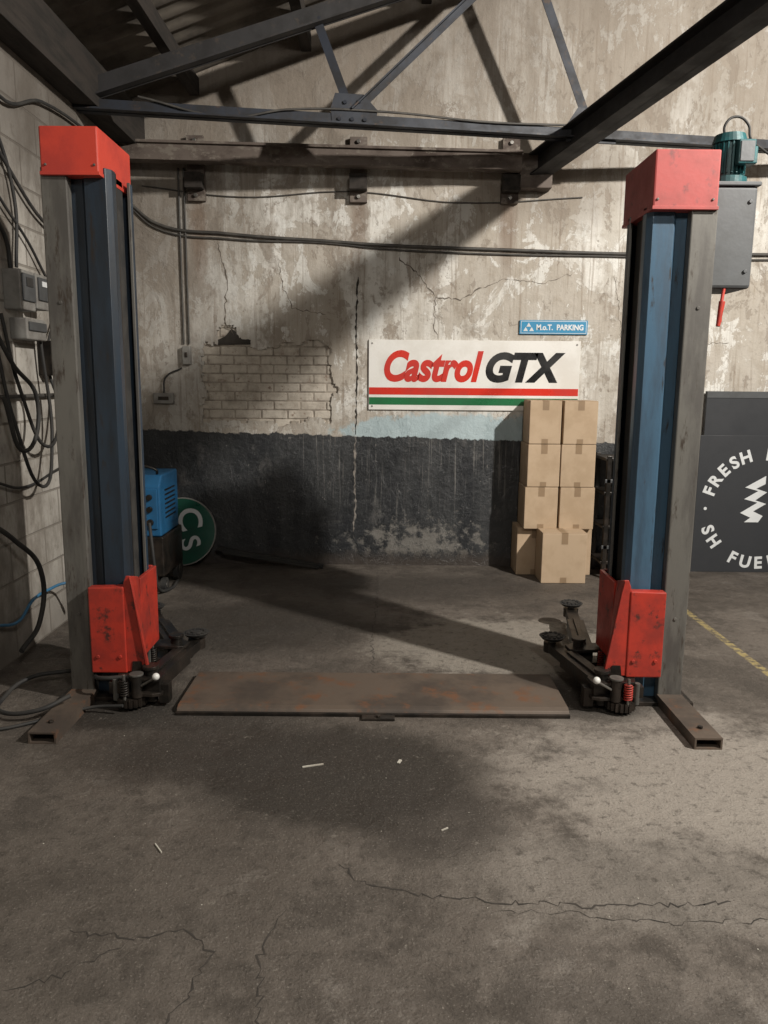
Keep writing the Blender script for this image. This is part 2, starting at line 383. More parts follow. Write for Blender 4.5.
for i in range(len(xs)-1):
    for j in range(len(zs)-1):
        cx, cz = (xs[i]+xs[i+1])/2, (zs[j]+zs[j+1])/2
        nz = mnoise.fractal(Vector((cx*4, 0, cz*4)), 1, 2, 4)*.12
        hole = (-1.54+nz < cx < -.44+nz and 1.25+nz*.5 < cz < 1.90+nz*.8) or (-1.42 < cx < -1.08+nz and 1.8 < cz < 1.99+nz)
        if hole: continue
        vs = [G[i, j], G[i+1, j], G[i+1, j+1], G[i, j+1]]
        if abs(vs[2].co.z-vs[1].co.z) < 1e-5 and abs(vs[3].co.z-vs[0].co.z) < 1e-5: continue
        try: bm.faces.new(vs)
        except ValueError: pass
bmesh.ops.recalc_face_normals(bm, faces=bm.faces)
me = bpy.data.meshes.new('wall_back'); bm.to_mesh(me); bm.free()
wb = finish('wall_back', me, 'wall')
md = wb.modifiers.new('thick', 'SOLIDIFY'); md.thickness = .035; md.offset = -1 if me.polygons[0].normal.y < 0 else 1
bk = empty('wall_back_brickwork', (-1, YB+.05, 1.6))
box('mortar_bed', -1.9, -.15, YB+.026, YB+.08, 1.0, 2.2, 'mortar', bk, 0)
bm = bmesh.new(); row = 0; z = 1.05
while z < 2.1:
    x = -1.85-(.11 if row % 2 else 0)
    while x < -.2:
        dy = random.uniform(-.004, .004); e = random.uniform(.001, .005)
        Rm = Matrix.Translation((x+.11, YB, z+.038)) @ Matrix.Rotation(random.uniform(-.012, .012), 4, 'Y')
        add_box(bm, -.11+e, .11-.003, .019+dy, .05, -.038+.003, .038-.005, Rm)
        x += .225
    z += .076; row += 1
from_bm('bricks', bm, 'brick', bk, .008)
# dark sheet painting the shadow in the broken-out pocket above the brickwork
prism('ledge_shadow', [(-1.45, 1.895), (-1.05, 1.905), (-1.07, 1.93), (-1.16, 1.945), (-1.24, 1.99), (-1.30, 2.03), (-1.35, 1.97), (-1.44, 1.925)], 'y', YB+.004, YB+.03, 'crack', bk, .003)
box('wall_masonry_back', XL-.1, XR+.1, YB+.085, YB+.2, 0, 3.7, 'mortar', bevel=0)
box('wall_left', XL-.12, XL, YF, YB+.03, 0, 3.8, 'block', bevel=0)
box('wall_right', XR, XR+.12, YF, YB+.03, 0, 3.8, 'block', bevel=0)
prism('wall_front', [(XL, 0), (XR, 0), (XR, roof_z(XR)), (RX, roof_z(RX)), (XL, roof_z(XL))], 'y', YF-.12, YF, 'block', bevel=0)
bm = bmesh.new()
def slope(xa, xb):
    ys = lin(YF-.1, YB+.1, .045)+[YB+.1]; prev = None
    for i, y in enumerate(ys):
        w = .018*math.sin(y*2*math.pi/.18)
        a = bm.verts.new((xa, y, roof_z(xa)+w+.03)); b = bm.verts.new((xb, y, roof_z(xb)+w+.03))
        if prev: bm.faces.new((prev[0], prev[1], b, a))
        prev = (a, b)
slope(XL-.1, RX); slope(RX, XR+.1)
from_bm('ceiling', bm, 'roof', None, 0, True)
pl = empty('roof_purlins', (0, 2, 4))
for i, x in enumerate((-1.55, -.65, .3, 1.3, 2.3, 3.7, 4.7, 5.7, 6.7, 7.6)):
    zz = roof_z(x)-.07
    box(f'purlin_{i}', x-.04, x+.04, YF, YB, zz-.07, zz+.06, 'wood', pl)
box('trim_eaves_beam', XL, XL+.16, YF, YB, 3.42, 3.72, 'wood')

# ---------------------------------------------------------------- roof truss
tr = empty('roof_truss', (0, 5.9, 3.45))
def ty(x): return 5.6+(x-XL)*(.7/5.12)
def tp(x, z, dy=0): return (x, ty(x)+dy, z)
angle_iron('bottom_chord_front', tp(XL, 3.44), tp(5.2, 3.40), .05, .075, .012, 'truss', tr, 1, top=-1)
angle_iron('bottom_chord_rear', tp(XL, 3.44, .03), tp(5.2, 3.40, .03), .05, .075, .012, 'truss', tr, -1, top=-1)
angle_iron('top_chord_front', tp(XL, 3.50), tp(2.2, 5.08), .07, .13, .012, 'trussdk', tr, 1, top=-1)
angle_iron('top_chord_rear', tp(XL, 3.50, .03), tp(2.2, 5.08, .03), .07, .13, .012, 'trussdk', tr, -1)
angle_iron('web_member_1', tp(-.26, 3.48), tp(-.50, 4.08), .045, .06, .01, 'truss', tr, 1, up=(1, 0, 0))
angle_iron('web_member_2', tp(-.24, 3.48), tp(.95, 4.62), .045, .055, .01, 'truss', tr, 1)
angle_iron('web_member_3', tp(1.50, 3.46), tp(.98, 4.64), .045, .06, .01, 'truss', tr, 1, up=(1, 0, 0))
def gusset(nm, x, pts):
    bm = bmesh.new(); A = [bm.verts.new(Vector(tp(x+p[0], p[1], -.012))) for p in pts]; B = [bm.verts.new(Vector(tp(x+p[0], p[1], -.003))) for p in pts]
    bm.faces.new(A); bm.faces.new(B[::-1])
    for i in range(len(pts)): bm.faces.new((A[i], A[(i+1) % len(pts)], B[(i+1) % len(pts)], B[i]))
    from_bm(nm, bm, 'truss', tr)
gusset('gusset_1', -.25, [(-.14, 3.39), (.16, 3.39), (.18, 3.50), (.08, 3.60), (-.12, 3.60), (-.15, 3.50)])
gusset('gusset_2', 1.5, [(-.18, 3.36), (.20, 3.36), (.20, 3.48), (.06, 3.58), (-.10, 3.60), (-.18, 3.48)])
bm = bmesh.new()
for gx in (-.25, 1.5):
    for dx, zz in ((-.09, 3.43), (0, 3.43), (.09, 3.43), (-.05, 3.54), (.05, 3.55)):
        p = tp(gx+dx, zz); add_cyl(bm, (p[0], p[1]-.028, p[2]), (p[0], p[1]-.01, p[2]), .013, seg=8)
from_bm('rivets', bm, 'truss', tr)
tube('chord_cable', [tp(-1.7, 3.50, -.02), tp(-1.1, 3.40, -.02), tp(-.7, 3.47, -.02), tp(0, 3.49, -.02), tp(.7, 3.46, -.02), tp(1.4, 3.47, -.02)], .008, 'cable', tr)
# raking strut running from the back wall up towards the camera side
st = empty('roof_rafter_strut', (1.6, 5, 3.5))
A, B = Vector((1.17, 6.60, 3.30)), Vector((2.65, 2.50, 3.84))
angle_iron('strut_angle_left', A, B, .11, .15, .014, 'trussdk', st, -1, top=-1)
angle_iron('strut_angle_right', A+Vector((.045, .01, 0)), B+Vector((.045, .01, 0)), .11, .15, .014, 'trussdk', st, 1, top=-1)
beam('strut_cap', A+Vector((.02, 0, .082)), B+Vector((.02, 0, .082)), .19, .014, 'trussdk', st)
box('strut_wall_shoe', 1.06, 1.32, 6.5, YB-.001, 3.14, 3.40, 'rust', st)
# rusty beam on wall brackets
rb = empty('wall_beam', (-.3, 6.5, 3.35))
beam('beam', (XL, 6.47, 3.37), (1.06, 6.47, 3.31), .12, .12, 'rust', rb)
beam('beam_top_flange', (XL, 6.47, 3.44), (1.06, 6.47, 3.38), .17, .02, 'rust', rb)
for i, x in enumerate((-1.55, -.23, 1.00)):
    box(f'bracket_{i}', x-.07, x+.07, YB-.05, YB-.001, 3.04, 3.54, 'rust', rb)
    box(f'bracket_foot_{i}', x-.07, x+.07, YB-.15, YB-.06, 3.12, 3.24, 'wood', rb)
    for dz in (3.08, 3.5): cyl(f'bracket_bolt_{i}_{dz}', (x, YB-.075, dz), (x, YB-.05, dz), .016, 'steel', rb, seg=8)

# ---------------------------------------------------------------- two-post lift
lift = empty('two_post_car_lift', (0, 3.9, 0))
def post(sd, xi, ztop, boxz, headmat, tag, bluem, hx=0.0):
    X = lambda o: xi+sd*o
    Y0 = 3.72
    def pp(L): return [(X(o), Y0+y) for o, y in L]
    sheet(tag+'_front_flange', pp([(0, .075), (0, .03), (.022, 0), (.12, 0), (.135, .022), (.20, .022)]), .008*(1 if sd > 0 else -1), .02, ztop, bluem, lift)
    sheet(tag+'_web', pp([(.20, .022), (.285, .04), (.285, .34), (.02, .34), (0, .32), (0, .275)]), .008*(1 if sd > 0 else -1), .02, ztop, 'blue_dk', lift)
    box(tag+'_cover_strip', X(.185), X(.305), Y0-.035, Y0+.018, .02, ztop-.005, 'grey', lift, .006)
    box(tag+'_cover_strip_fin', X(.288), X(.305), Y0+.018, Y0+.10, .02, ztop-.02, 'grey', lift, .003)
    for i in range(2):
        zz = .45+i*1.5
        cyl(f'{tag}_strip_bolt_{i}', (X(.245), Y0-.040, zz), (X(.245), Y0-.034, zz), .009, 'grey', lift, seg=8)
    box(tag+'_slide_front', X(.004), X(.02), Y0+.08, Y0+.10, .05, ztop, 'black', lift)
    box(tag+'_slide_rear', X(-.006), X(.01), Y0+.262, Y0+.270, .05, ztop, 'grey', lift)
    cyl(tag+'_lead_screw', (X(.13), Y0+.18, .03), (X(.13), Y0+.18, ztop), .025, 'black', lift)
    box(tag+'_dust_belt', X(.03), X(.036), Y0+.10, Y0+.26, .05, ztop, 'rubber', lift)
    hb = [(X(hx), Y0-.05), (X(.295), Y0-.05), (X(.295), Y0+.40), (X(hx), Y0+.40)]
    prism(tag+'_head_cover', hb, 'z', boxz[0], boxz[1], headmat, lift, .008)
    box(tag+'_head_cover_lip', X(hx-.003), X(.298), Y0-.053, Y0+.403, boxz[0]-.004, boxz[0]+.012, headmat, lift, .002)
    for i, (o, dz) in enumerate(((hx+.02, .04), (.27, .04))):
        cyl(f'{tag}_head_screw_{i}', (X(o), Y0-.056, boxz[0]+dz), (X(o), Y0-.049, boxz[0]+dz), .006, 'grey', lift, seg=8)
    box(tag+'_base_plate', X(-.12), X(.36), Y0-.06, Y0+.46, 0, .022, 'black', lift)
    bm = bmesh.new(); xo = X(.245); w = .062
    add_box(bm, xo-w, xo+w, 3.20, 3.70, .046, .054); add_box(bm, xo-w, xo-w+.008, 3.20, 3.70, 0, .046)
    add_box(bm, xo+w-.008, xo+w, 3.20, 3.70, 0, .046); add_box(bm, xo-w+.008, xo+w-.008, 3.20, 3.70, 0, .006)
    from_bm(tag+'_outrigger_channel', bm, 'plate', lift)
    cyl(f'{tag}_anchor', (xo, 3.30, .054), (xo, 3.30, .066), .012, 'black', lift, seg=6)
    # carriage (red): solid front box plus a tapering block with raking inner edge, wrapping round to the rear cheek
    def pz(L): return [(X(o), z) for o, z in L]
    prism(tag+'_carriage_front_box', pz([(.0, .165), (.175, .165), (.175, .600), (.0, .605)]), 'y', Y0-.092, Y0-.036, 'red', lift, .006)
    bm = bmesh.new()
    fr = [(.002, .17), (.002, .625), (-.012, .66), (-.034, .66), (-.048, .60), (-.112, .17)]   # front outline
    bkk = [(.002, .17), (.002, .60), (-.002, .61), (-.012, .61), (-.016, .58), (-.040, .17)]   # rear outline
    Fv = [bm.verts.new((X(o), Y0-.085, z)) for o, z in fr]; Bv = [bm.verts.new((X(o), Y0+.10, z)) for o, z in bkk]
    bm.faces.new(Fv); bm.faces.new(Bv[::-1])
    for i in range(6): bm.faces.new((Fv[i], Fv[(i+1) % 6], Bv[(i+1) % 6], Bv[i]))
    from_bm(tag+'_carriage_taper_block', bm, 'red', lift, .004)
    prism(tag+'_carriage_rib', pz([(-.114, .175), (-.100, .175), (-.034, .655), (-.047, .60)]), 'y', Y0-.102, Y0-.083, 'red', lift, .002)
    prism(tag+'_carriage_rear_cheek', pz([(-.02, .18), (.15, .17), (.15, .60), (.0, .60)]), 'y', Y0+.375, Y0+.395, 'red', lift, .005)
    prism(tag+'_carriage_inner_plate', pz([(-.024, .18), (-.004, .18), (-.004, .60), (-.024, .60)]), 'y', Y0+.10, Y0+.376, 'red', lift, .003)
    prism(tag+'_carriage_notch', pz([(-.082, .165), (-.02, .165), (-.028, .225), (-.070, .225)]), 'y', Y0-.0895, Y0-.084, 'black', lift, .0)
    for i, (o, zz) in enumerate(((.03, .25), (.14, .25))):
        cyl(f'{tag}_carriage_bolt_{i}', (X(o), Y0-.100, zz), (X(o), Y0-.091, zz), .010, 'red', lift, seg=6)
    for nm, yy in (('front', Y0-.10), ('rear', Y0+.37)):
        for zz in (.07, .145):
            prism(f'{tag}_{nm}_yoke_{zz}', [(X(-.18), yy-.05), (X(-.14), yy-.065), (X(.03), yy-.05), (X(.06), yy+.06), (X(-.14), yy+.06), (X(-.19), yy+.02)], 'z', zz, zz+.018, 'black', lift)
        cyl(f'{tag}_{nm}_pivot_pin', (X(-.12), yy, .03), (X(-.12), yy, .205), .03, 'black', lift)
        cyl(f'{tag}_{nm}_pivot_cap', (X(-.12), yy, .195), (X(-.12), yy, .212), .040, 'black', lift)
        bm = bmesh.new()
        add_cyl(bm, (X(-.03), yy-.02, .02), (X(-.03), yy-.02, .065), .062, seg=32)
        for a in range(18):
            an = a*math.tau/18; c0 = Vector((X(-.03)+.066*math.cos(an), yy-.02+.066*math.sin(an), .047))
            add_box(bm, c0.x-.007, c0.x+.007, c0.y-.007, c0.y+.007, .022, .063)
        from_bm(f'{tag}_{nm}_locking_gear', bm, 'black', lift)
        box(f'{tag}_{nm}_lock_block', X(-.02), X(.07), yy-.06, yy-.02, .085, .145, 'black', lift)
        cyl(f'{tag}_{nm}_lock_rod', (X(-.01), yy-.075, .05), (X(-.01), yy-.075, .19), .008, 'steel', lift, seg=10)
        tube(f'{tag}_{nm}_lock_spring', [(X(-.01)+.018*math.cos(t*1.05), yy-.075+.018*math.sin(t*1.05), .08+t*.0020) for t in range(42)], .004, 'red' if sd > 0 else 'black', lift)
    cyl(tag+'_handle', (X(-.09), Y0-.165, .13), (X(-.165), Y0-.185, .178), .007, 'steel', lift, seg=10)
    sphere(tag+'_handle_ball', (X(-.17), Y0-.187, .186), .018, 'whiteb', lift)
    cyl(tag+'_hub', (X(-.065), Y0-.155, .07), (X(-.065), Y0-.155, .18), .028, 'black', lift)
    cyl(tag+'_hub_cap', (X(-.065), Y0-.155, .18), (X(-.065), Y0-.155, .19), .034, 'grey', lift)
    cyl(tag+'_hub_pin', (X(.04), Y0-.15, .05), (X(.04), Y0-.15, .16), .014, 'grey', lift)
    box(tag+'_stop_block', X(-.21), X(-.16), Y0-.12, Y0-.06, .022, .12, 'black', lift)

def arm(tag, p0, p1, padz=.15):
    p0, p1 = Vector((*p0, .125)), Vector((*p1, .105)); d = (p1-p0)
    mid = p0+d*.62
    beam(tag+'_arm_outer', p0-d.normalized()*.04, mid, .10, .075, 'black', lift)
    beam(tag+'_arm_rib', p0+Vector((0, 0, .045)), mid+Vector((0, 0, .042)), .03, .014, 'black', lift)
    beam(tag+'_arm_inner', mid-d.normalized()*.05, p1, .072, .052, 'black', lift)
    cyl(tag+'_arm_end', (p1.x, p1.y, .075), (p1.x, p1.y, .132), .048, 'black', lift)
    cyl(tag+'_pad_screw', (p1.x, p1.y, .13), (p1.x, p1.y, padz), .022, 'steel', lift)
    bm = bmesh.new(); add_cyl(bm, (p1.x, p1.y, padz), (p1.x, p1.y, padz+.018), .058, .075, 28)
    for a in range(12):
        an = a*math.tau/12; x, y = p1.x+.052*math.cos(an), p1.y+.052*math.sin(an)
        add_box(bm, x-.008, x+.008, y-.008, y+.008, padz+.015, padz+.026)
    add_cyl(bm, (p1.x, p1.y, padz+.01), (p1.x, p1.y, padz+.024), .03, seg=20)
    from_bm(tag+'_pad', bm, 'rubber', lift)

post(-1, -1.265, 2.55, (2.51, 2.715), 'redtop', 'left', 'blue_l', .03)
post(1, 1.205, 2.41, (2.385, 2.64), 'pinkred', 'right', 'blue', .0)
arm('left_front', (-1.14, 3.63), (-1.075, 4.26))
arm('left_rear', (-1.16, 4.12), (-1.48, 4.78))
arm('right_front', (1.08, 3.63), (.975, 4.25))
arm('right_rear', (1.12, 4.12), (1.245, 4.93))
prism('floor_plate', [(3.52, 0), (3.535, .026), (3.56, .036), (3.99, .036), (4.02, .005), (4.02, 0)], 'x', -1.00, .91, 'plate', lift, .003)
box('plate_front_lip', -1.00, .91, 3.505, 3.522, 0, .018, 'black', lift)
box('plate_latch', -.10, .06, 3.46, 3.505, 0, .014, 'black', lift)
cyl('latch_bolt', (-.02, 3.48, .014), (-.02, 3.48, .024), .012, 'black', lift, seg=6)
# drive unit behind right post
box('oil_tank', 1.515, 1.765, 3.86, 4.12, 2.06, 2.53, 'greybox', lift, .015)
box('oil_tank_lid', 1.505, 1.775, 3.85, 4.13, 2.53, 2.55, 'greybox', lift, .005)
for dz in (2.14, 2.46): cyl(f'tank_bolt_{dz}', (1.73, 3.852, dz), (1.73, 3.861, dz), .01, 'greybox', lift, seg=6)
box('tank_bracket', 1.49, 1.52, 3.80, 4.05, 2.2, 2.4, 'black', lift)
mx_, my_ = 1.655, 3.97
bm = bmesh.new()
add_cyl(bm, (mx_, my_, 2.575), (mx_, my_, 2.77), .064, seg=28)
for i in range(22):
    an = i*math.tau/22; R = Matrix.Translation((mx_, my_, 2.67)) @ Matrix.Rotation(an, 4, 'Z')
    add_box(bm, .060, .080, -.003, .003, -.07, .07, R)
add_cyl(bm, (mx_, my_, 2.745), (mx_, my_, 2.785), .082, .070, seg=28)
add_cyl(bm, (mx_, my_, 2.55), (mx_, my_, 2.585), .09, seg=28)
from_bm('motor_body', bm, 'teal', lift, 0)
box('motor_terminal_box', 1.655, 1.735, 3.855, 3.90, 2.63, 2.74, 'teal', lift, .006)
box('motor_terminal_lid', 1.662, 1.728, 3.85, 3.856, 2.64, 2.73, 'greybox', lift, .002)
box('motor_side_box', 1.730, 1.78, 3.93, 4.01, 2.65, 2.73, 'teal', lift, .006)
tube('motor_cable', [(1.63, 3.97, 2.775), (1.62, 3.95, 2.83), (1.67, 3.95, 2.865), (1.73, 3.95, 2.83), (1.745, 3.95, 2.77), (1.82, 4.0, 2.74), (1.95, 4.1, 2.72), (2.3, 4.6, 2.85)], .006, 'rubber', lift)
tube('release_handle', [(1.65, 3.88, 2.09), (1.635, 3.87, 2.0), (1.63, 3.86, 1.90)], .008, 'red', lift)
cyl('release_handle_grip', (1.635, 3.865, 2.0), (1.622, 3.86, 1.88), .015, 'red', lift, r2=.010)

# ---------------------------------------------------------------- signs on back wall
YS = YB-.02
cs = empty('motor_oil_advertising_sign', (.75, YS, 1.65))
sx0, sx1, sz0, sz1 = -.14, 1.645, 1.365, 1.950
box('panel', sx0, sx1, YS, YB-.002, sz0, sz1, 'signwhite', cs, .003)
box('red_stripe', sx0+.004, sx1-.004, YS-.0015, YS, 1.493, 1.553, 'signred', cs, 0)
box('green_stripe', sx0+.004, sx1-.004, YS-.0015, YS, 1.408, 1.470, 'signgreen', cs, 0)
text_on('lettering_red', 'Castrol', -.01, .83, 1.60, 1.865, YS-.0005, 'signred', cs, .28, .040)
text_on('lettering_black', 'GTX', .85, 1.52, 1.60, 1.855, YS-.0005, 'signblack', cs, .26, .052)
for i, (x, z) in enumerate(((sx0+.03, sz1-.03), (sx1-.03, sz1-.03), (sx0+.03, sz0+.03), (sx1-.03, sz0+.03))):
    cyl(f'screw_{i}', (x, YS-.005, z), (x, YS, z), .008, 'steel', cs, seg=8)
ms = empty('parking_sign', (1.41, YS, 2.06))
box('panel', 1.125, 1.695, YS, YB-.002, 2.005, 2.12, 'signblue', ms, .002)
box('border', 1.135, 1.685, YS-.0008, YS, 2.012, 2.113, 'letters', ms, 0)
box('field', 1.139, 1.681, YS-.0015, YS, 2.016, 2.109, 'signblue', ms, 0)
text_on('lettering', 'M.o.T.  PARKING', 1.265, 1.66, 2.038, 2.086, YS-.002, 'letters', ms, 0, .035)
for i, (x, z, f) in enumerate(((1.20, 2.066, 1), (1.175, 2.030, 1), (1.225, 2.030, 1))):
    prism(f'triangle_{i}', [(x-.02, z), (x+.02, z), (x, z+.033)], 'y', YS-.004, YS-.001, 'letters', ms, 0)

# ---------------------------------------------------------------- cartons
def carton(x0, x1, y0, y1, z0, z1, rot=0):
    e = empty('cardboard_box', ((x0+x1)/2, (y0+y1)/2, z0))
    w, d, h = (x1-x0)/2, (y1-y0)/2, z1-z0
    R = Matrix.Translation(e.location) @ Matrix.Rotation(math.radians(rot), 4, 'Z')
    def b(nm, *a, mat='card', bv=0.0): return box(nm, *a, mat, e, bv, M4=R)
    b('body', -w, w, -d, d, 0.001, h-.004, bv=.005)
    b('flap_front', -w+.002, w-.002, -d+.002, -.002, h-.004, h, bv=.001)
    b('flap_rear', -w+.002, w-.002, .002, d-.002, h-.004, h, bv=.001)
    b('tape_front', -.026, .026, -d-.0012, -d+.001, h*.78, h-.003, mat='tape')
    b('tape_low', -.026, .026, -d-.0012, -d+.001, .004, h*.12, mat='tape')
    b('tape_top', -.026, .026, -d, d, h-.001, h+.0008, mat='tape')
carton(1.12, 1.415, 6.34, 6.62, 0, .405)
carton(1.43, 1.745, 6.34, 6.62, 0, .405)
carton(1.275, 1.635, 6.06, 6.325, 0, .415, 0)
for i, (za, zb) in enumerate(((.407, .757), (.759, 1.109), (1.111, 1.462))):
    carton(1.16+.008*i, 1.432, 6.27, 6.60, za, zb, (-.6, .8, -1)[i])
    carton(1.445, 1.730-.005*i, 6.27, 6.60, za, zb, (1, -.8, 1.6)[i])

# ---------------------------------------------------------------- boards at right
bd = empty('black_display_board', (3.3, 6.5, 0))
YBD = 6.50
prism('panel', [(2.66, .0), (3.88, .0), (3.88, 1.18), (2.66, 1.18)], 'y', YBD, YBD+.02, 'board', bd, .003)
cx, cz, rr = 3.215, .555, .470
def ring(txt, a0, da, outward, tag):
    for i, ch in enumerate(txt):
        if ch == ' ': continue
        a = math.radians(a0+da*i)
        rot = a-math.pi/2 if outward else a+math.pi/2
        letter_at(f'{tag}_{i}', ch, cx+rr*math.cos(a), cz+rr*math.sin(a), .10, rot, YBD-.0005, 'letters', bd, .035)
ring('FRESH FUEL', 161, -12.8, True, 'top_letter')
ring('SH FUEL', 203, 14.0, False, 'lower_letter')
cyl('dot_left', (cx-rr, YBD-.003, cz), (cx-rr, YBD, cz), .014, 'letters', bd)
zx, zz_ = 3.155, cz+.05
L_ = [(.085, .235), (-.085, .135), (.03, .105), (-.085, .035), (.03, .005), (-.11, -.085), (-.02, -.125), (-.07, -.165)]
Rr = [(.085, .165), (.01, .125), (.105, .095), (.01, .025), (.105, -.005), (.0, -.07), (.085, -.11), (.05, -.165)]
bm = bmesh.new()
f0 = [(bm.verts.new((zx+a[0], YBD-.003, zz_+a[1])), bm.verts.new((zx+b[0], YBD-.003, zz_+b[1]))) for a, b in zip(L_, Rr)]
for a, b in zip(f0, f0[1:]): bm.faces.new((a[0], a[1], b[1], b[0]))
ze = from_bm('zigzag_emblem', bm, 'letters', bd)
zm = ze.modifiers.new('t', 'SOLIDIFY'); zm.thickness = .002
ub = empty('dark_wall_panel', (3.4, 6.6, 1.2))
box('panel', 2.72, 4.3, 6.58, 6.62, 0, 1.545, 'board', ub, .003)
box('rail', 2.72, 4.3, 6.575, 6.58, 1.49, 1.545, 'greybox', ub, .001)

# rack next to cartons
rk = empty('low_metal_rack', (2.1, 6.4, 0))
for x in (1.83, 2.5):
    for y in (6.25, 6.58): box(f'leg_{x}_{y}', x-.018, x+.018, y-.018, y+.018, 0, 1.02, 'black', rk)
for z in (.12, .42, .70, .98): box(f'shelf_{z}', 1.80, 2.53, 6.24, 6.60, z, z+.025, 'black', rk)
for z in (.25, .8): box(f'rail_{z}', 1.80, 2.53, 6.232, 6.24, z, z+.03, 'greybox', rk)

# ---------------------------------------------------------------- welder, round sign, bar
wd = empty('welding_machine', (-1.83, 5.9, 0))
wx0, wx1 = -2.04, -1.665
prism('body', [(5.66, .44), (6.15, .44), (6.15, .90), (5.72, .90), (5.65, .82)], 'x', wx0, wx1, 'welder', wd, .012)
box('chassis', wx0-.01, wx1+.01, 5.66, 6.2, .13, .435, 'black', wd, .01)
box('front_panel', wx0+.02, wx1-.02, 5.642, 5.66, .50, .80, 'welder', wd, .004)
bm = bmesh.new()
for i in range(6): add_box(bm, wx0+.04, wx0+.2, 5.638, 5.643, .53+i*.03, .542+i*.03)
for i in range(7): add_box(bm, wx1-.002, wx1+.004, 5.78, 6.05, .56+i*.035, .572+i*.035)
from_bm('vents', bm, 'black', wd)
for i, (x, z) in enumerate(((-1.74, .74), (-1.74, .65), (-1.84, .74))): cyl(f'knob_{i}', (x, 5.62, z), (x, 5.643, z), .022, 'black', wd)
cyl('socket', (-1.74, 5.62, .55), (-1.74, 5.643, .55), .026, 'black', wd)
tube('handle', [(wx0+.04, 5.74, .90), (wx0+.04, 5.72, .935), (wx1-.04, 5.72, .935), (wx1-.04, 5.74, .90)], .010, 'black', wd)
for x in (wx0+.01, wx1-.01):
    for y, r in ((5.72, .055), (6.1, .09)):
        cyl(f'wheel_{x}_{y}', (x-.02, y, r), (x+.02, y, r), r, 'rubber', wd, seg=28)
        cyl(f'hub_{x}_{y}', (x-.023, y, r), (x+.023, y, r), r*.4, 'steel', wd)
box('axle_plate', wx0+.04, wx1-.04, 5.70, 6.12, .09, .135, 'black', wd)
tube('torch_lead', [(-1.74, 5.62, .55), (-1.71, 5.56, .40), (-1.69, 5.55, .2), (-1.68, 5.60, .05), (-1.64, 5.75, .015), (-1.65, 6.0, .015)], .012, 'rubber', wd)

rs = empty('round_metal_sign', (-1.7, 6.5, 0))
TL = Matrix.Translation((-1.755, 6.49, .012)) @ Matrix.Rotation(math.radians(-14), 4, 'X')
def disc(nm, r, y0, y1, mat):
    bm = bmesh.new(); add_cyl(bm, TL @ Vector((0, y1, .30)), TL @ Vector((0, y0, .30)), r, seg=64); from_bm(nm, bm, mat, rs, .002)
disc('rim', .298, 0, .016, 'eleck'); disc('face', .287, -.002, 0, 'dgreen')
letter_at('letter_1', 'C', .07, .41, .20, math.radians(-75), -.0045, 'letters', rs, .015, TL, 1.0)
letter_at('letter_2', 'S', .08, .20, .17, math.radians(-70), -.0045, 'letters', rs, .015, TL, 1.0)
br = empty('black_bumper_bar', (-1, 6.5, 0))
beam('bar', (-1.45, 6.55, .16), (-.52, 6.48, .025), .045, .03, 'rubber', br)
beam('lip', (-1.40, 6.525, .13), (-.56, 6.452, .018), .02, .02, 'rubber', br)

# ---------------------------------------------------------------- wall services
wc = empty('wall_cable', (0, YB, 2.7))
pts = [(-2.10, 3.02), (-1.9, 2.87), (-1.3, 2.79), (-.5, 2.74), (0, 2.71), (.9, 2.685), (1.9, 2.66), (2.9, 2.66), (4.5, 2.70)]
tube('cable', [(x, YB-.02, z) for x, z in pts], .013, 'cable', wc)
tube('cable_lower', [(x, YB-.014, z-.03-.015*math.sin(x*3)) for x, z in pts], .008, 'cable', wc)
tube('upper_cable', [(-2.0, YB-.01, 3.16), (-1.2, YB-.01, 3.08), (-.3, YB-.01, 3.13), (.6, YB-.01, 3.05), (1.6, YB-.01, 3.1)], .005, 'cable', wc)
cd = empty('wall_conduit', (-1.67, YB, 2.4))
for x in (-1.70, -1.655):
    tube(f'pipe_{x}', [(x, YB-.014, 1.90), (x, YB-.014, 3.3)], .008, 'cable', cd, smooth=False)
box('switch_box', -1.71, -1.64, YB-.05, YB-.001, 1.73, 1.88, 'eleck', cd, .006)
box('switch_toggle', -1.685, -1.665, YB-.06, YB-.05, 1.79, 1.83, 'black', cd)
so = empty('wall_socket', (-1.9, YB, 1.45))
box('plate', -1.97, -1.80, YB-.035, YB-.001, 1.40, 1.49, 'eleck', so, .005)
box('slot', -1.93, -1.84, YB-.037, YB-.035, 1.43, 1.46, 'black', so, 0)
tube('lead', [(-1.88, YB-.03, 1.49), (-1.86, YB-.03, 1.62), (-1.72, YB-.03, 1.70)], .007, 'rubber', so)

XW = XL
eb = empty('electrical_switchgear', (XW, 4.6, 1.8))
for i, (y0, y1, z0, z1) in enumerate(((4.40, 4.58, 1.98, 2.20), (4.60, 4.76, 2.0, 2.20), (4.45, 4.70, 1.82, 1.94))):
    box(f'case_{i}', XW, XW+.10, y0, y1, z0, z1, 'eleck', eb, .008)
    box(f'cover_{i}', XW+.10, XW+.112, y0+.015, y1-.015, z0+.05, z1-.02, 'greybox', eb, .004)
    if i < 2: box(f'window_{i}', XW+.112, XW+.116, y0+.05, y1-.05, z0+.13, z1-.04, 'signblack' if i != 1 else 'letters', eb, .001)
box('junction_case', XW, XW+.09, 4.78, 4.92, 1.62, 1.83, 'black', eb, .006)
box('junction_lid', XW+.09, XW+.10, 4.79, 4.91, 1.63, 1.82, 'greybox', eb, .004)
box('junction_case_2', XW, XW+.07, 5.0, 5.1, 1.30, 1.38, 'eleck', eb, .006)
def wt(nm, pts, r=.010, mat='rubber', x=.03): tube(nm, [(XW+x+(.0 if len(p) == 2 else p[2]), p[0], p[1]) for p in pts], r, mat, eb)
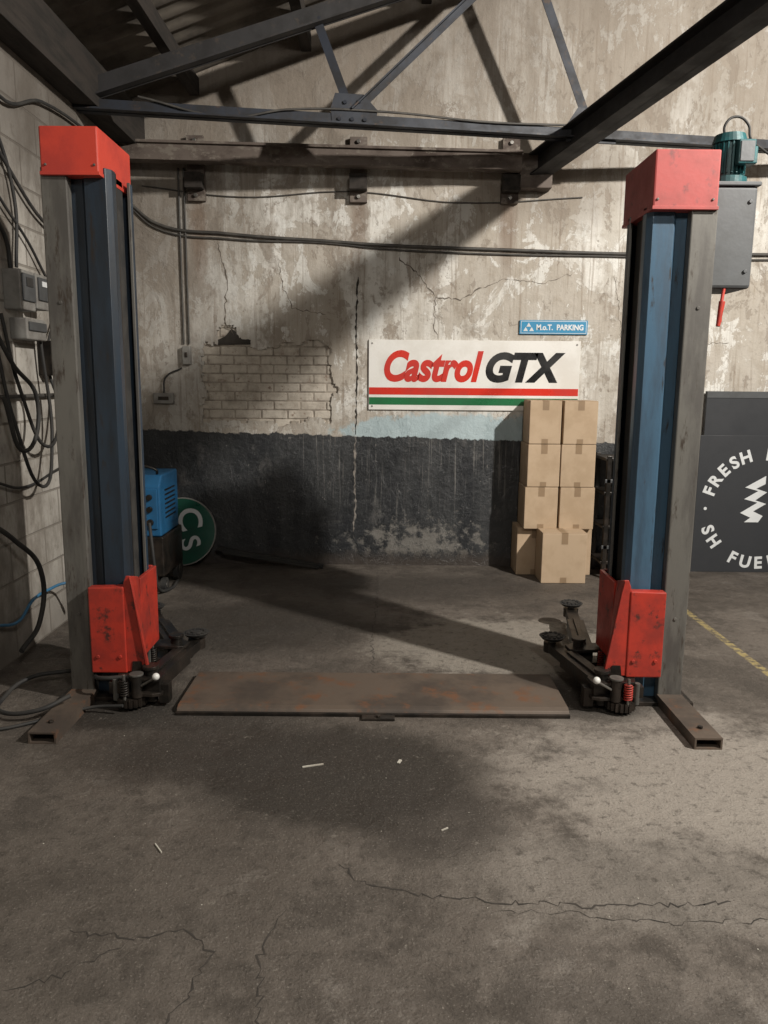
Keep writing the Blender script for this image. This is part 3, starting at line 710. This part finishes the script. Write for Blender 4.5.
wt('cable_1', [(4.0, 3.2), (4.35, 2.95), (4.55, 2.6), (4.52, 2.22)], .010)
wt('cable_2', [(4.1, 3.0), (4.5, 2.75), (4.9, 2.55), (5.4, 2.5), (6.4, 2.62)], .010)
wt('cable_3', [(4.05, 2.75), (4.4, 2.55), (4.8, 2.3), (5.0, 2.05), (4.88, 1.83)], .008)
wt('cable_4', [(4.3, 1.95), (4.35, 1.55, .05), (4.6, 1.20, .08), (4.85, 1.45, .05), (4.86, 1.63)], .010)
wt('cable_5', [(4.2, 1.85), (4.25, 1.35, .06), (4.45, .98, .1), (4.7, 1.2, .06), (4.72, 1.85, .02)], .010)
wt('cable_6', [(4.1, 1.05), (4.4, .98), (4.9, 1.03), (5.6, 1.12)], .008)
wt('cable_7', [(4.0, 2.1), (4.2, 1.70, .08), (4.5, 1.45, .08), (4.3, 1.20, .08), (4.1, 1.5, .08)], .012)
wt('cable_8', [(4.1, 3.3), (4.45, 3.1), (5.0, 3.25), (6.3, 3.3)], .010)
wt('cable_9', [(4.0, 2.95), (4.25, 2.5), (4.42, 2.35), (4.45, 2.2)], .012)
wt('conduit_1', [(4.0, 1.50), (4.8, 1.50), (6.5, 1.50)], .012, 'cable')
wt('drop_1', [(5.0, 2.05), (5.15, 1.8), (5.1, 1.4), (5.0, 1.32)], .008)
wt('black_hose', [(3.9, .9), (4.15, .72, .06), (4.35, .5, .1), (4.3, .22, .1), (4.05, .12, .1)], .014)
ah = empty('air_hose', (XW, 4.4, .3))
tube('hose', [(XW+.03, 4.0, .28), (XW+.05, 4.2, .24), (XW+.05, 4.4, .31), (XW+.06, 4.6, .32), (XW+.12, 4.72, .33), (XW+.26, 4.76, .31)], .009, 'hoseblue', ah)
cyl('coupling', (XW+.25, 4.757, .311), (XW+.32, 4.76, .302), .014, 'black', ah)

lp = empty('floor_cable_loop', (-1.7, 3.7, 0))
tube('loop', [(-1.50, 3.50, .10), (-1.62, 3.42, .06), (-1.84, 3.48, .03), (-1.88, 3.60, .035), (-1.84, 3.82, .06), (-1.70, 3.88, .07), (-1.48, 3.84, .10), (-1.40, 3.60, .15), (-1.22, 3.57, .17)], .011, 'rubber', lp)
tube('trailing_lead', [(-2.05, 3.28, .012), (-1.8, 3.30, .012), (-1.6, 3.42, .012), (-1.42, 3.52, .03), (-1.25, 3.5, .05)], .008, 'rubber', lp)

# ---------------------------------------------------------------- cracks & debris
fc = empty('floor_cracks', (0, 2.4, 0))
def fcr(nm, pts, w, jag=.014): ribbon(nm, pts, w, 'floor', .0012, 'crack', jag, .02, fc)
fcr('crack_1', [(-.13, 2.36), (-.08, 2.28), (.10, 2.20), (.38, 2.17), (.7, 2.15), (1.1, 2.18)], .009)
fcr('crack_2', [(-.30, 2.12), (-.34, 1.95), (-.32, 1.82), (-.30, 1.62)], .008)
fcr('crack_3', [(-.95, 2.03), (-.72, 2.0), (-.58, 2.03), (-.48, 1.95), (-.50, 1.80), (-.56, 1.66)], .008)
fcr('crack_4', [(-.72, 2.0), (-.85, 1.86), (-1.0, 1.8)], .005)
fcr('crack_6', [(-.05, 6.5), (-.05, 5.4), (-.07, 4.6), (-.05, 4.05)], .007)
fcr('crack_7', [(.35, 2.12), (.5, 2.13), (.85, 2.08), (1.3, 2.1)], .005)
wk = empty('wall_cracks', (0, YB, 2))
def wcr(nm, pts, w, jag=.012, mat='wcrack', at=YB-.0012): ribbon(nm, pts, w, 'wall', at, mat, jag, .025, wk)
wcr('vertical_crack', [(-.235, 2.46), (-.25, 2.0), (-.24, 1.6), (-.25, 1.15)], .022, .005, 'crack')
wcr('lime_run', [(-.25, 1.14), (-.26, .8), (-.25, .5), (-.27, .3)], .022, .006, 'crackpale')
wcr('crack_a', [(.1, 2.62), (.25, 2.50), (.42, 2.30), (.62, 2.28), (.80, 2.38)], .014)
wcr('crack_b', [(.42, 2.30), (.40, 2.08), (.44, 1.96)], .009)
wcr('crack_c', [(-1.40, 2.75), (-1.32, 2.4), (-1.36, 2.1), (-1.28, 1.98)], .014)
wcr('crack_d', [(-.9, 2.60), (-.86, 2.35), (-.78, 2.2), (-.5, 2.15)], .010)
wcr('crack_e', [(.80, 2.38), (1.0, 2.46), (1.3, 2.42), (1.55, 2.5)], .007)
wcr('crack_f', [(1.9, 2.5), (1.96, 2.2), (2.0, 1.9), (2.9, 1.95)], .007)
db = empty('floor_debris', (0, 3, 0))
bm = bmesh.new()
for x, y, a, l, w in ((-.29, 3.02, .3, .09, .006), (.075, 3.06, 1.2, .03, .012), (-.77, 2.43, 2.2, .06, .004), (.23, 2.56, .6, .03, .003)):
    R = Matrix.Translation((x, y, .001)) @ Matrix.Rotation(a, 4, 'Z')
    add_box(bm, -l/2, l/2, -w/2, w/2, 0, .005, R)
for i in range(40):
    x, y = random.uniform(-1.2, 1.8), random.uniform(1.7, 3.4); s = random.uniform(.0008, .002)
    add_box(bm, x-s, x+s, y-s, y+s, 0, s, None)
from_bm('scraps_and_grit', bm, 'paper', db)

# ---------------------------------------------------------------- lights
def area(name, loc, tgt, size, power, col=(1, .945, .865)):
    l = bpy.data.lights.new(name, 'AREA'); l.size = size; l.energy = power; l.color = col
    o = bpy.data.objects.new(name, l); COL.objects.link(o); o.location = loc
    o.rotation_euler = (Vector(tgt)-Vector(loc)).to_track_quat('-Z', 'Y').to_euler(); return o
area('workshop_lamp_key', (4.22, 1.33, 4.78), (.6, 6, 1.6), .16, 590)
area('front_fill_light', (.9, -.8, 4.0), (.6, 4.5, .8), .6, 66)  # unseen fill light above and behind the camera
w = bpy.data.worlds.new('world'); S.world = w; w.use_nodes = True
w.node_tree.nodes['Background'].inputs[0].default_value = (.6, .65, .7, 1)
w.node_tree.nodes['Background'].inputs[1].default_value = .05

# ---------------------------------------------------------------- camera
cam = bpy.data.cameras.new('camera'); co = bpy.data.objects.new('camera', cam); COL.objects.link(co)
cam.sensor_fit = 'VERTICAL'; cam.sensor_height = 36; cam.lens = 36*770/1024; cam.clip_start = .05
co.matrix_world = Matrix.Translation((0, 0, 1.6)) @ Matrix.Rotation(math.radians(80.4), 4, 'X') @ Matrix.Rotation(math.radians(.5), 4, 'Z')
S.camera = co
